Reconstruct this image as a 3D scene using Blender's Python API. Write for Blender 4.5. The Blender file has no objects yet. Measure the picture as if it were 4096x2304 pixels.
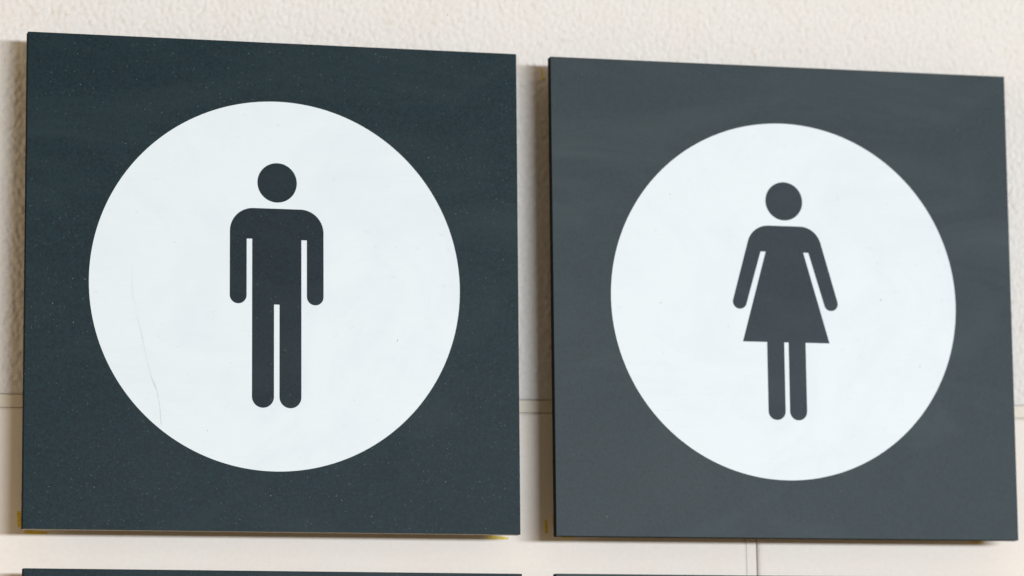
import bpy, bmesh, math, random
import numpy as np
from mathutils import Matrix, Vector

scene = bpy.context.scene
COL = scene.collection
ZC = 1.70                 # height of the middle of the sign pair above the floor (m)
TH = 0.0099               # the signs hang this much clockwise of the masonry courses (rad)
STAND = 0.026             # sign face stands this far in front of the wall (m)

# ------------------------------------------------------------------ camera
cam_d = bpy.data.cameras.new('camera')
cam = bpy.data.objects.new('camera', cam_d); COL.objects.link(cam); scene.camera = cam
cam_d.sensor_width = 36.0; cam_d.sensor_fit = 'HORIZONTAL'
cam_d.lens = 14381.44 / 4096 * 36.0
cam_d.clip_start = 0.05; cam_d.clip_end = 60.0
_rx, _ry, _rz = CAM_R = (-0.1483, -0.2558, -0.0086)
CAM_T = (0.0123, 0.0024, 1.8525)
def plane_rot(u, v):      # from sign-aligned (u, v) to wall-aligned (x, z)
    c, s = math.cos(TH), math.sin(TH)
    return (u * c + v * s, -u * s + v * c)
_M = (Matrix.Rotation(_rx, 3, 'X') @ Matrix.Rotation(_ry, 3, 'Y') @ Matrix.Rotation(_rz, 3, 'Z'))
_C = -(_M.transposed() @ Vector(CAM_T))
def to_world(d, point=False):
    x, z = plane_rot(d[0], -d[1])
    return Vector((x, d[2] - (STAND if point else 0), z + (ZC if point else 0)))
_r, _d, _f = (to_world(_M[i]) for i in range(3))
_mat = Matrix((( _r.x, -_d.x, -_f.x), (_r.y, -_d.y, -_f.y), (_r.z, -_d.z, -_f.z))).to_4x4()
_mat.translation = to_world(_C, True)
cam.matrix_world = _mat
cam_d.dof.use_dof = True
cam_d.dof.focus_distance = 1.80
cam_d.dof.aperture_fstop = 7.0
scene.render.resolution_x, scene.render.resolution_y = 1024, 576

# ------------------------------------------------------------------ light
world = bpy.data.worlds.new('World'); scene.world = world; world.use_nodes = True
bg = world.node_tree.nodes['Background']
bg.inputs['Color'].default_value = (1.0, 0.70, 0.36, 1)
bg.inputs['Strength'].default_value = 0.27

def area(name, loc, target, sx, sy, power, colour):
    l = bpy.data.lights.new(name, 'AREA'); l.shape = 'RECTANGLE'
    l.size = sx; l.size_y = sy; l.energy = power; l.color = colour
    o = bpy.data.objects.new(name, l); COL.objects.link(o); o.location = loc
    o.rotation_euler = (Vector(target) - Vector(loc)).to_track_quat('-Z', 'Y').to_euler()
    return o
# long low window band far to the right, level with the signs
area('window_band_light', (1.32, -4.2, ZC + 0.02), (0, 0, ZC), 2.4, 0.26, 186.0, (0.885, 0.945, 1.0))
# pale ceiling light in front of and above the wall
area('ceiling_light', (0.25, -3.0, ZC + 1.55), (0, 0, ZC), 2.6, 1.4, 8.0, (0.98, 0.98, 1.0))

# weak warm fill added on the left to lift the shadows beside the signs
area('left_fill_light', (-3.1, -2.9, ZC + 0.2), (0, 0, ZC), 2.0, 2.2, 26.0, (1.0, 0.82, 0.58))

vs = scene.view_settings
scene.display_settings.display_device = 'sRGB'
vs.view_transform = 'Standard'; vs.look = 'None'; vs.gamma = 1.0; vs.exposure = -0.10; vs.use_curve_mapping = False
scene.render.engine = 'CYCLES'

# ------------------------------------------------------------------ materials
def new_mat(name):
    m = bpy.data.materials.new(name); m.use_nodes = True
    nt = m.node_tree; b = nt.nodes['Principled BSDF']
    return m, nt, b
def node(nt, typ, **kw):
    n = nt.nodes.new(typ)
    for k, v in kw.items():
        if k in n.inputs: n.inputs[k].default_value = v
        else: setattr(n, k, v)
    return n
def ramp(nt, src, stops):
    r = nt.nodes.new('ShaderNodeValToRGB'); e = r.color_ramp.elements
    while len(e) < len(stops): e.new(0.5)
    for el, (p, c) in zip(e, stops): el.position = p; el.color = (*c, 1)
    nt.links.new(src, r.inputs['Fac']); return r.outputs['Color']
def mix(nt, a, b, fac, mode='MIX'):
    n = nt.nodes.new('ShaderNodeMix'); n.data_type = 'RGBA'; n.blend_type = mode
    for sock, v in ((n.inputs[0], fac), (n.inputs[6], a), (n.inputs[7], b)):
        if hasattr(v, 'links'): nt.links.new(v, sock)
        elif isinstance(v, tuple): sock.default_value = (*v, 1)
        else: sock.default_value = v
    return n.outputs[2]
def obj_coord(nt):
    return nt.nodes.new('ShaderNodeTexCoord').outputs['Object']

def stone_mat(name, base, blotch, fine, bump, stain=(0.93, 0.90, 0.85)):
    m, nt, b = new_mat(name); co = obj_coord(nt)
    n1 = node(nt, 'ShaderNodeTexNoise', Scale=28.0, Detail=4.0); nt.links.new(co, n1.inputs['Vector'])
    n2 = node(nt, 'ShaderNodeTexNoise', Scale=430.0, Detail=3.0); nt.links.new(co, n2.inputs['Vector'])
    n3 = node(nt, 'ShaderNodeTexNoise', Scale=150.0, Detail=2.0); nt.links.new(co, n3.inputs['Vector'])
    c = mix(nt, base, blotch, ramp(nt, n1.outputs['Fac'], [(0.38, (0, 0, 0)), (0.66, (1, 1, 1))]))
    c = mix(nt, c, ramp(nt, n2.outputs['Fac'], [(0.3, (1 - fine,) * 3), (0.7, (1 + fine * .4,) * 3)]), 1.0, 'MULTIPLY')
    c = mix(nt, c, ramp(nt, n3.outputs['Fac'], [(0.24, stain), (0.38, (1, 1, 1))]), 1.0, 'MULTIPLY')
    nt.links.new(c, b.inputs['Base Color'])
    b.inputs['Roughness'].default_value = 0.82
    b.inputs['Specular IOR Level'].default_value = 0.27
    bp = node(nt, 'ShaderNodeBump', Strength=bump, Distance=0.0004)
    nt.links.new(n2.outputs['Fac'], bp.inputs['Height']); nt.links.new(bp.outputs['Normal'], b.inputs['Normal'])
    return m
M_ROUGH = stone_mat('rough_cream_stone', (0.768, 0.753, 0.731), (0.763, 0.734, 0.709), 0.05, 0.5)
M_SMOOTH = stone_mat('smooth_cream_stone', (0.855, 0.808, 0.755), (0.855, 0.793, 0.738), 0.03, 0.15, (0.985, 0.98, 0.97))
M_MORTAR = stone_mat('cream_mortar', (0.82, 0.77, 0.68), (0.785, 0.73, 0.645), 0.05, 0.2)
M_CORE, _nt, _b = new_mat('wall_core'); _b.inputs['Base Color'].default_value = (0.16, 0.12, 0.08, 1); _b.inputs['Roughness'].default_value = 0.95

def slate_mat(name, base, rough, spec, speck, var=0.2, haze=0.02):
    m, nt, b = new_mat(name); co = obj_coord(nt)
    n1 = node(nt, 'ShaderNodeTexNoise', Scale=900.0, Detail=2.0); nt.links.new(co, n1.inputs['Vector'])
    n2 = node(nt, 'ShaderNodeTexNoise', Scale=22.0, Detail=4.0); nt.links.new(co, n2.inputs['Vector'])
    tint = ramp(nt, n1.outputs['Color'], [(0.0, (0, 0, 0)), (1.0, (1, 1, 1))])
    lo = tuple(c * (1 - var) for c in base); hi = tuple(c * (1 + var) for c in base)
    c = mix(nt, lo, hi, ramp(nt, n1.outputs['Fac'], [(0.3, (0, 0, 0)), (0.7, (1, 1, 1))]))
    mp = node(nt, 'ShaderNodeMapping'); nt.links.new(co, mp.inputs['Vector']); mp.inputs['Scale'].default_value = (1.0, 1.0, 2.6); mp.inputs['Rotation'].default_value = (0, .25, 0)
    n4 = node(nt, 'ShaderNodeTexNoise', Scale=9.0, Detail=5.0, Roughness=0.6, Distortion=0.8); nt.links.new(mp.outputs['Vector'], n4.inputs['Vector'])
    film = tuple(c + haze * k for c, k in zip(base, (.8, 1.0, 1.05)))
    c = mix(nt, c, film, ramp(nt, n4.outputs['Fac'], [(0.47, (0, 0, 0)), (0.72, (.8, .8, .8))]))
    pale = (0.06, 0.075, 0.085)
    v = node(nt, 'ShaderNodeTexVoronoi', Scale=420.0); nt.links.new(co, v.inputs['Vector'])
    dots = ramp(nt, v.outputs['Distance'], [(0.07, (1, 1, 1)), (0.16, (0, 0, 0))])
    sel = node(nt, 'ShaderNodeSeparateColor'); nt.links.new(v.outputs['Color'], sel.inputs['Color'])
    pick = ramp(nt, sel.outputs['Red'], [(1 - speck, (0, 0, 0)), (1 - speck + .04, (1, 1, 1))])
    c = mix(nt, c, pale, mix(nt, dots, pick, 1.0, 'MULTIPLY'))
    nt.links.new(c, b.inputs['Base Color'])
    rr = node(nt, 'ShaderNodeMapRange'); nt.links.new(n2.outputs['Fac'], rr.inputs['Value'])
    rr.inputs['From Min'].default_value = .3; rr.inputs['From Max'].default_value = .7
    rr.inputs['To Min'].default_value = rough - .012; rr.inputs['To Max'].default_value = rough + .012
    nt.links.new(rr.outputs['Result'], b.inputs['Roughness'])
    b.inputs['Specular IOR Level'].default_value = spec
    bp = node(nt, 'ShaderNodeBump', Strength=0.06, Distance=0.0002)
    nt.links.new(n1.outputs['Fac'], bp.inputs['Height']); nt.links.new(bp.outputs['Normal'], b.inputs['Normal'])
    return m
M_SLATE = slate_mat('matt_slate_laminate', (0.0043, 0.0177, 0.0243), 0.42, 0.09, 0.35, 0.38, 0.014)
M_SLATE_PALE = slate_mat('sheen_slate_laminate', (0.0295, 0.0455, 0.0548), 0.44, 0.11, 0.06, 0.12, 0.022)  # right-hand signs: surface sheen painted in as a lighter base colour
M_FIGURE = slate_mat('matt_charcoal_print', (0.0040, 0.0143, 0.0208), 0.42, 0.09, 0.25, 0.4, 0.010)
M_FIGURE_PALE = slate_mat('sheen_charcoal_print', (0.025, 0.036, 0.047), 0.44, 0.10, 0.05, 0.10, 0.014)  # woman's print lightened too, the same sheen put into its colour
M_EDGE, _nt, _b = new_mat('black_panel_core'); _b.inputs['Roughness'].default_value = 0.8; _b.inputs['Specular IOR Level'].default_value = 0.1
_n = node(_nt, 'ShaderNodeTexNoise', Scale=300.0); _nt.links.new(obj_coord(_nt), _n.inputs['Vector'])
_nt.links.new(ramp(_nt, _n.outputs['Fac'], [(.3, (.002, .002, .002)), (.7, (.006, .005, .004))]), _b.inputs['Base Color'])

def plain(name, a, b2, scale, rough):
    m, nt, b = new_mat(name)
    n = node(nt, 'ShaderNodeTexNoise', Scale=scale, Detail=3.0); nt.links.new(obj_coord(nt), n.inputs['Vector'])
    nt.links.new(ramp(nt, n.outputs['Fac'], [(.35, a), (.65, b2)]), b.inputs['Base Color'])
    b.inputs['Roughness'].default_value = rough
    return m
def disc_mat():
    m, nt, b = new_mat('cool_white_print'); co = obj_coord(nt)
    mp = node(nt, 'ShaderNodeMapping'); nt.links.new(co, mp.inputs['Vector']); mp.inputs['Scale'].default_value = (6.0, 1.0, 90.0); mp.inputs['Rotation'].default_value = (0, .03, 0)
    n1 = node(nt, 'ShaderNodeTexNoise', Scale=10.0, Detail=4.0); nt.links.new(mp.outputs['Vector'], n1.inputs['Vector'])
    n2 = node(nt, 'ShaderNodeTexNoise', Scale=16.0, Detail=5.0, Roughness=0.62, Distortion=1.2); nt.links.new(co, n2.inputs['Vector'])
    n3 = node(nt, 'ShaderNodeTexNoise', Scale=260.0, Detail=3.0); nt.links.new(co, n3.inputs['Vector'])
    c = mix(nt, (0.683, 0.762, 0.826), (0.632, 0.714, 0.790), ramp(nt, n2.outputs['Fac'], [(0.42, (0, 0, 0)), (0.72, (1, 1, 1))]))
    c = mix(nt, c, ramp(nt, n1.outputs['Fac'], [(0.3, (.991, .991, .991)), (0.7, (1.005, 1.005, 1.005))]), 1.0, 'MULTIPLY')
    c = mix(nt, c, ramp(nt, n3.outputs['Fac'], [(0.20, (.88, .90, .92)), (0.33, (1, 1, 1))]), 1.0, 'MULTIPLY')
    nt.links.new(c, b.inputs['Base Color'])
    b.inputs['Roughness'].default_value = 0.5
    return m
M_WHITE = disc_mat()
M_RAW = plain('bare_cut_edge', (0.50, 0.44, 0.37), (0.58, 0.52, 0.45), 200.0, 0.7)
M_CRAYON = plain('ochre_crayon', (0.66, 0.48, 0.02), (0.82, 0.64, 0.14), 900.0, 0.7)
M_MOUNT = plain('grey_mounting_block', (0.20, 0.18, 0.15), (0.26, 0.23, 0.19), 80.0, 0.8)
M_DUST = plain('pale_dust', (0.11, 0.14, 0.15), (0.22, 0.25, 0.26), 500.0, 0.9)
M_SCUFF = plain('faint_grey_scuff', (0.54, 0.63, 0.65), (0.63, 0.71, 0.735), 300.0, 0.6)
M_SPECK = plain('dark_speck', (0.16, 0.18, 0.19), (0.32, 0.34, 0.36), 700.0, 0.8)

# ------------------------------------------------------------------ helpers
def tag(o, label=None, cat=None, group=None, kind=None):
    for k, v in (('label', label), ('category', cat), ('group', group), ('kind', kind)):
        if v: o[k] = v
    return o
def empty(name, loc, ry=0.0):
    o = bpy.data.objects.new(name, None); o.empty_display_size = 0.05
    COL.objects.link(o); o.location = loc; o.rotation_euler = (0, ry, 0); return o
def link(name, me, mats, parent=None):
    o = bpy.data.objects.new(name, me); COL.objects.link(o)
    for m in (mats if isinstance(mats, (list, tuple)) else [mats]): me.materials.append(m)
    if parent is not None: o.parent = parent
    return o
def mesh(name, verts, faces, smooth=False):
    me = bpy.data.meshes.new(name); me.from_pydata(verts, [], faces); me.update()
    if smooth: me.polygons.foreach_set('use_smooth', [True] * len(me.polygons))
    return me
def box_mesh(name, x0, x1, y0, y1, z0, z1, bevel=0.0):
    bm = bmesh.new()
    bmesh.ops.create_cube(bm, size=1.0)
    bmesh.ops.scale(bm, vec=(x1 - x0, y1 - y0, z1 - z0), verts=bm.verts)
    bmesh.ops.translate(bm, vec=((x0 + x1) / 2, (y0 + y1) / 2, (z0 + z1) / 2), verts=bm.verts)
    if bevel: bmesh.ops.bevel(bm, geom=bm.edges[:], offset=bevel, segments=2, affect='EDGES', profile=.5)
    me = bpy.data.meshes.new(name); bm.to_mesh(me); bm.free(); return me
def slab_mesh(name, outline, y_front, y_back):
    """closed slab from a 2D outline (x, z) listed anticlockwise as seen from -y"""
    n = len(outline)
    vs_ = [(x, y_front, z) for x, z in outline] + [(x, y_back, z) for x, z in outline]
    fs = [list(range(n)), list(range(2 * n - 1, n - 1, -1))]
    fs += [[i, i + n, (i + 1) % n + n, (i + 1) % n] for i in range(n)]
    return mesh(name, vs_, fs)
def arc(cx, cz, r, a0, a1, n=20, sx=1.0):
    return [(cx + r * sx * math.cos(math.radians(a0 + (a1 - a0) * i / n)),
             cz + r * math.sin(math.radians(a0 + (a1 - a0) * i / n))) for i in range(n + 1)]
MM = 0.001
def mm(pts): return [(x * MM, z * MM) for x, z in pts]

# ------------------------------------------------------------------ the wall
wall = empty('wall', (0, 0, ZC)); tag(wall, kind='structure')
rng = np.random.default_rng(7)
def relief(nx, nz, step, layers):
    """smooth random relief: band-passed noise, each layer (wavelength x, wavelength z, lean, amplitude)"""
    fx = np.fft.fftfreq(nx, step)[None, :]; fz = np.fft.fftfreq(nz, step)[:, None]
    h = np.zeros((nz, nx))
    for lx, lz, lean, amp in layers:
        c, s = math.cos(lean), math.sin(lean)
        gx, gz = (fx * c + fz * s) * lx, (-fx * s + fz * c) * lz
        q = gx ** 2 + gz ** 2
        flt = np.exp(-q * 1.6) * (1 - np.exp(-q * 2.2))
        n = np.fft.ifft2(np.fft.fft2(rng.standard_normal((nz, nx))) * flt).real
        h += amp * n / n.std()
    return h
ROUGH = [(.0024, .0044, .28, .00018), (.0021, .0038, -.34, .00015), (.0017, .0023, .1, .00010), (.010, .013, 0, .00007)]
SMOOTH = [(.004, .004, 0, .000018), (.03, .03, 0, .00006)]
HF = {}
def block(x0, x1, z0, z1, step, layers, mat, lean=0.0):
    """one stone: relieved front face, arris eased back at the rim, plain sides"""
    nx, nz = int(round((x1 - x0) / step)) + 1, int(round((z1 - z0) / step)) + 1
    xs, zs = np.linspace(x0, x1, nx), np.linspace(z0, z1, nz)
    h = relief(nx, nz, step, layers)
    X, Z = np.meshgrid(xs, zs)
    rim = np.minimum(np.minimum(X - x0, x1 - X), np.minimum(Z - z0, z1 - Z))
    Y = -h * np.clip(rim / .006, .25, 1) + .0006 * np.clip(1 - rim / .0016, 0, 1) ** 2
    v = np.stack([X, Y, Z], -1).reshape(-1, 3)
    idx = np.arange(nx * nz).reshape(nz, nx)
    f = np.stack([idx[:-1, :-1], idx[:-1, 1:], idx[1:, 1:], idx[1:, :-1]], -1).reshape(-1, 4)
    loop = np.concatenate([idx[0, :], idx[1:, -1], idx[-1, -2::-1], idx[-2:0:-1, 0]])
    back = v[loop].copy(); back[:, 1] = .030
    nb = len(v); k = len(loop)
    b0 = np.arange(k)
    sides = np.stack([loop, nb + b0, nb + (b0 + 1) % k, np.roll(loop, -1)], -1)
    me = bpy.data.meshes.new('stone_block')
    allv = np.vstack([v, back]); allf = np.vstack([f, sides])
    me.vertices.add(len(allv)); me.vertices.foreach_set('co', allv.ravel())
    me.loops.add(allf.size); me.loops.foreach_set('vertex_index', allf.ravel().astype(np.int32))
    me.polygons.add(len(allf)); me.polygons.foreach_set('loop_start', np.arange(0, allf.size, 4, dtype=np.int32))
    sm = np.ones(len(allf), bool); sm[len(f):] = False
    me.update(calc_edges=True); me.validate()
    me.polygons.foreach_set('use_smooth', sm)
    o = link('stone_block', me, mat, wall)
    HF[o.name] = (x0, z0, step, Y, (x1 - x0) / (nx - 1), (z1 - z0) / (nz - 1))
    return o
def surf(o, x, z):
    x0, z0, _, Y, dx, dz = HF[o.name]
    i = min(max(int((x - x0) / dx), 0), Y.shape[1] - 1); j = min(max(int((z - z0) / dz), 0), Y.shape[0] - 1)
    return Y[j, i]

JT, JB = -0.0529, -0.0592         # bed joint between the courses
VX0, VX1 = 0.1191, 0.1245         # upright joint in the lower course
GAP = 0.00032
XL, XR = -0.46, 0.56
up = block(XL, XR, JT + GAP, 0.34, .0009, ROUGH, M_ROUGH)
lo_l = block(XL, VX0 - .00004, -0.42, JB - GAP, .0020, SMOOTH, M_SMOOTH)
lo_r = block(VX1 + .0007, XR, -0.42, JB - GAP, .0020, SMOOTH, M_SMOOTH)
def joint(x0, x1, z0, z1, bx, bz, y, mat=None):
    bm = bmesh.new()
    for m_ in (box_mesh('t', x0, x1, y, .028, z0, z1, .0002), box_mesh('t', x0 - bx, x1 + bx, y + .0015, .0275, z0 - bz, z1 + bz)):
        bm.from_mesh(m_); bpy.data.meshes.remove(m_)
    me = bpy.data.meshes.new('mortar_joint'); bm.to_mesh(me); bm.free()
    return link('mortar_joint', me, mat or M_MORTAR, wall)
joint(XL, XR, JB, JT, 0, .0012, .0002)
joint(VX0, VX1, -0.42, JB - .0014, 0, 0, .0001, M_SMOOTH)
link('wall_core', box_mesh('wall_core', XL, XR, .0295, .12, -0.42, 0.34), M_CORE, wall)

def stroke(parent, pts, widths, mat, name='crayon_mark', lift=.00012):
    """a waxy stroke lying on a stone's surface, following its relief"""
    n = 26; P = np.array(pts); t = np.linspace(0, 1, len(P)); tt = np.linspace(0, 1, n)
    x = np.interp(tt, t, P[:, 0]); z = np.interp(tt, t, P[:, 1]); w = np.interp(tt, np.linspace(0, 1, len(widths)), widths)
    r = random.Random(int(abs(P[0, 0]) * 1e6)); vv = []; ff = []
    m = 5
    for i in range(n):
        dx, dz = x[min(i + 1, n - 1)] - x[max(i - 1, 0)], z[min(i + 1, n - 1)] - z[max(i - 1, 0)]
        l = math.hypot(dx, dz) or 1; nx_, nz_ = -dz / l, dx / l
        ww = w[i] * r.uniform(.85, 1.1)
        for j in range(m):
            s = (j / (m - 1) - .5) * ww
            px, pz = x[i] + nx_ * s, z[i] + nz_ * s
            vv.append((px, surf(parent, px, pz) - lift - .00004 * (1 - abs(2 * j / (m - 1) - 1)), pz))
        if i:
            for j in range(m - 1):
                a = (i - 1) * m + j; ff.append((a, a + 1, a + m + 1, a + m))
    me = mesh(name, vv, ff, True)
    o = link(name, me, mat, parent)
    return o
def W(u, v): return plane_rot(u * MM, v * MM)
for par, a, b, ws in [
        (up,   (-259.6, 128.5), (-258.6, 122.0), (.0010, .0022, .0016)),
        (lo_l, (-261.6, -114.2), (-260.8, -122.0), (.0018, .0020, .0022, .0020)),
        (lo_l, (-258.8, -124.3), (-247.2, -124.9), (.0014, .0018, .0016, .0012)),
        (lo_l, (-20.6, -124.3), (-9.0, -124.8), (.0022, .0018, .0010)),
        (up,   (11.4, 123.5), (12.4, 117.3), (.0007, .0020, .0016)),
        (lo_l, (11.2, -115.0), (11.5, -122.0), (.0016, .0017, .0016)),
        (lo_l, (15.6, -112.0), (15.7, -119.8), (.0016, .0018, .0012)),
        (lo_l, (19.2, -123.6), (27.0, -123.5), (.0014, .0016, .0010)),
        (lo_r, (246.0, -123.3), (253.5, -123.8), (.0014, .0016, .0010))]:
    stroke(par, [W(*a), W(*b)], ws, M_CRAYON)
# a few dark pits and stains on the stone
for par, u, v, s in [(up, -262.5, 56.5, .0008), (up, 7.5, 119.5, .0006), (lo_l, 9.2, -62.5, .0005), (up, 10.0, 28.0, .0006),
                     (lo_l, -262.0, -117.0, .0004), (up, -40.0, 150.0, .0006), (up, 190, 158, .0007), (up, -265, -50.5, .0005), (lo_l, -259.5, -62, .0006)]:
    stroke(par, [W(u, v), W(u + s * 900, v - s * 300)], (s * .6, s, s * .5), M_SPECK, 'dark_pit', .00006)

# ------------------------------------------------------------------ the signs
SW, SH, PT = 0.2534, 0.25, 0.0055
def sign(name, u, v, rot, label, face, cut=False, cat='sign'):
    x, z = plane_rot(u, v)
    root = empty(name, (x, 0, ZC + z), TH - rot)
    tag(root, label, cat, 'square slate signs in a two by two grid')
    me = box_mesh('panel', -SW / 2, SW / 2, -STAND, -STAND + PT, -SH / 2, SH / 2, .00025)
    p = link('panel', me, [face, M_EDGE], root)
    for f in me.polygons:
        if f.normal.y > -.5: f.material_index = 1
    if cut:
        me.materials.append(M_RAW)
        for f in me.polygons:
            if f.normal.z < -.9: f.material_index = 2
    link('mounting_block', box_mesh('mounting_block', -SW / 2 + .035, SW / 2 - .035, -STAND + PT, .0006, -SH / 2 + .035, SH / 2 - .035, .0008), M_MOUNT, root)
    return root, p
FY = -STAND
def disc(root, cx, cz):
    pts = mm(arc(cx, cz, 94.5, 0, 360, 180, 1.0085)[:-1])
    return link('white_disc', slab_mesh('white_disc', pts, FY - .00012, FY + .00002), M_WHITE, root)
def figure(name, pts, parent, mat=None):
    return link(name, slab_mesh(name, mm(pts), FY - .00022, FY - .00010), mat or M_FIGURE, parent)

u0 = (SW + 0.01863) / 2
man, man_panel = sign('restroom_sign', -u0, 0, .0004, 'square slate sign with white disc and standing man pictogram', M_SLATE, True)
d = disc(man, .3, -.15)
figure('pictogram_head', arc(.45, 52.4, 10.15, 0, 360, 72)[:-1], d)
cx = .32
ao, ai, bo, top, sr, gy, hb, cg, fb = 24.1, 15.5, 12.65, 39.05, 12.0, 23.3, -9.9, 1.42, -62.6
hr, lr = (ao - ai) / 2, (bo - cg) / 2
right = ([(cg, -10.05)] + arc(cg + lr, fb + lr, lr, 180, 360, 24) + [(bo, gy), (ai, gy)]
         + arc(ai + hr, hb + hr, hr, 180, 360, 24) + arc(ao - sr, top - sr, sr, 0, 90, 20))
body = [(cx + x, z) for x, z in right] + [(cx - x, z) for x, z in reversed(right)]
figure('pictogram_body', body, d)

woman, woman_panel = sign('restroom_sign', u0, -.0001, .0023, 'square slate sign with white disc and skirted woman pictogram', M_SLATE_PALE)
d2 = disc(woman, -.45, -.3)
figure('pictogram_head', arc(-.2, 52.6, 10.2, 0, 360, 72)[:-1], d2, M_FIGURE_PALE)
cx = -.45
sr = 11.8; nx_, nz_ = .963, .270
cz = 39.4 - sr; cxs = 20.0 - (sr + nz_ * (cz - 31.2)) / nx_
ang = math.degrees(math.atan2(nz_, nx_))
hx, hz, hr = 25.2, -1.35, 3.80
right = ([(1.22, -22.35)] + arc(1.22 + 4.7, -63.3 + 4.7, 4.7, 180, 360, 24) + [(10.62, -22.35), (23.9, -22.35), (10.4, 25.5), (13.25, 25.5)]
         + arc(hx, hz, hr, 180 + ang, 360 + ang, 24) + arc(cxs, cz, sr, ang, 90, 20))
body = [(cx + x, z) for x, z in right] + [(cx - x, z) for x, z in reversed(right)]
figure('pictogram_body', body, d2, M_FIGURE_PALE)

DROP = -0.14455 - SH / 2
low_l, _ = sign('restroom_sign', -u0 + .0004, DROP, -.002, 'dark sign hanging under the man sign, only its top edge showing', M_SLATE)
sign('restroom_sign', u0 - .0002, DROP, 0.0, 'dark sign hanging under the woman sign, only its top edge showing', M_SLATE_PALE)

# ------------------------------------------------------------------ wear: dust, scuffs, specks
def ribbon(vv, ff, pts, w, y):
    n0 = len(vv)
    for i, (x, z) in enumerate(pts):
        a = pts[max(i - 1, 0)]; b = pts[min(i + 1, len(pts) - 1)]
        dx, dz = b[0] - a[0], b[1] - a[1]; l = math.hypot(dx, dz) or 1
        k = w * (.35 if i in (0, len(pts) - 1) else 1) / 2
        vv += [(x - dz / l * k, y, z + dx / l * k), (x + dz / l * k, y, z - dx / l * k)]
        if i: q = n0 + 2 * i; ff.append((q - 2, q, q + 1, q - 1))
def dust(root, n_fibre, n_speck, seed):
    r = random.Random(seed); vv, ff = [], []
    for k in range(n_fibre + n_speck):
        x, z = r.uniform(-.124, .124), r.uniform(-.123, .123)
        if r.random() > .25 + .75 * max(0, math.sin(x * 38 + 1 + z * 14) * .5 + math.sin(z * 47 - x * 9) * .5 + .25): continue
        big = 1.9 if r.random() < .07 else 1.0
        inside = (x * x + z * z) < .0958 ** 2
        if inside: continue
        y = FY - .00006
        if k < n_fibre:
            a = r.uniform(0, 6.28); pts = [(x, z)]; bend = r.uniform(-.7, .7)
            for _ in range(4):
                st = r.uniform(.00012, .0004); x += st * math.cos(a); z += st * math.sin(a); a += bend * r.random(); pts.append((x, z))
            ribbon(vv, ff, pts, r.uniform(.00006, .00013) * big, y)
        else:
            s = r.uniform(.00006, .00022) * big; ribbon(vv, ff, [(x, z), (x + s, z + s * .5), (x + s * 1.6, z + s * .2)], s * 1.2, y)
    o = link('dust', mesh('dust', vv, ff), M_DUST, root); tag(o, kind='stuff')
dust(man, 1000, 1500, 3); dust(woman, 60, 170, 5); dust(low_l, 500, 700, 8)
# long faint scuff down the left of the man's disc
vv, ff = [], []
SC = [(-73.4, 8.0), (-73.3, 1.7), (-73.1, -5.8), (-71.1, -16.1), (-68.3, -27.0), (-65.8, -39.1), (-63.0, -49.4), (-60.8, -54.7), (-59.3, -62.6), (-58.6, -71.0), (-58.4, -73.0)]
ribbon(vv, ff, mm(SC[:4]), .00022, FY - .00016); ribbon(vv, ff, mm(SC[3:6]), .00036, FY - .00016)
ribbon(vv, ff, mm(SC[5:8]), .00042, FY - .00016); ribbon(vv, ff, mm([(x + .3, z) for x, z in SC[6:]]), .00050, FY - .00016)
link('scuff', mesh('scuff', vv, ff), M_SCUFF, d)
for par, lst in ((d, [(62.5, -27.2, .5), (-7, 54, .3), (-35, -75, .35), (40, -58, .3), (-52, 20, .3)]),
                 (d2, [(-69.0, -3.5, .45), (52.5, 1.0, .55), (73.5, -33.8, .55), (-63, 54, .4), (-60, -5, .3)])):
    for x, z, s in lst:
        vv, ff = [], []
        ribbon(vv, ff, mm([(x, z), (x + s * .6, z + s * .9), (x + s * .7, z + s * 1.8)]), s * MM * .9, FY - .00016)
        link('speck', mesh('speck', vv, ff), M_SPECK, par)
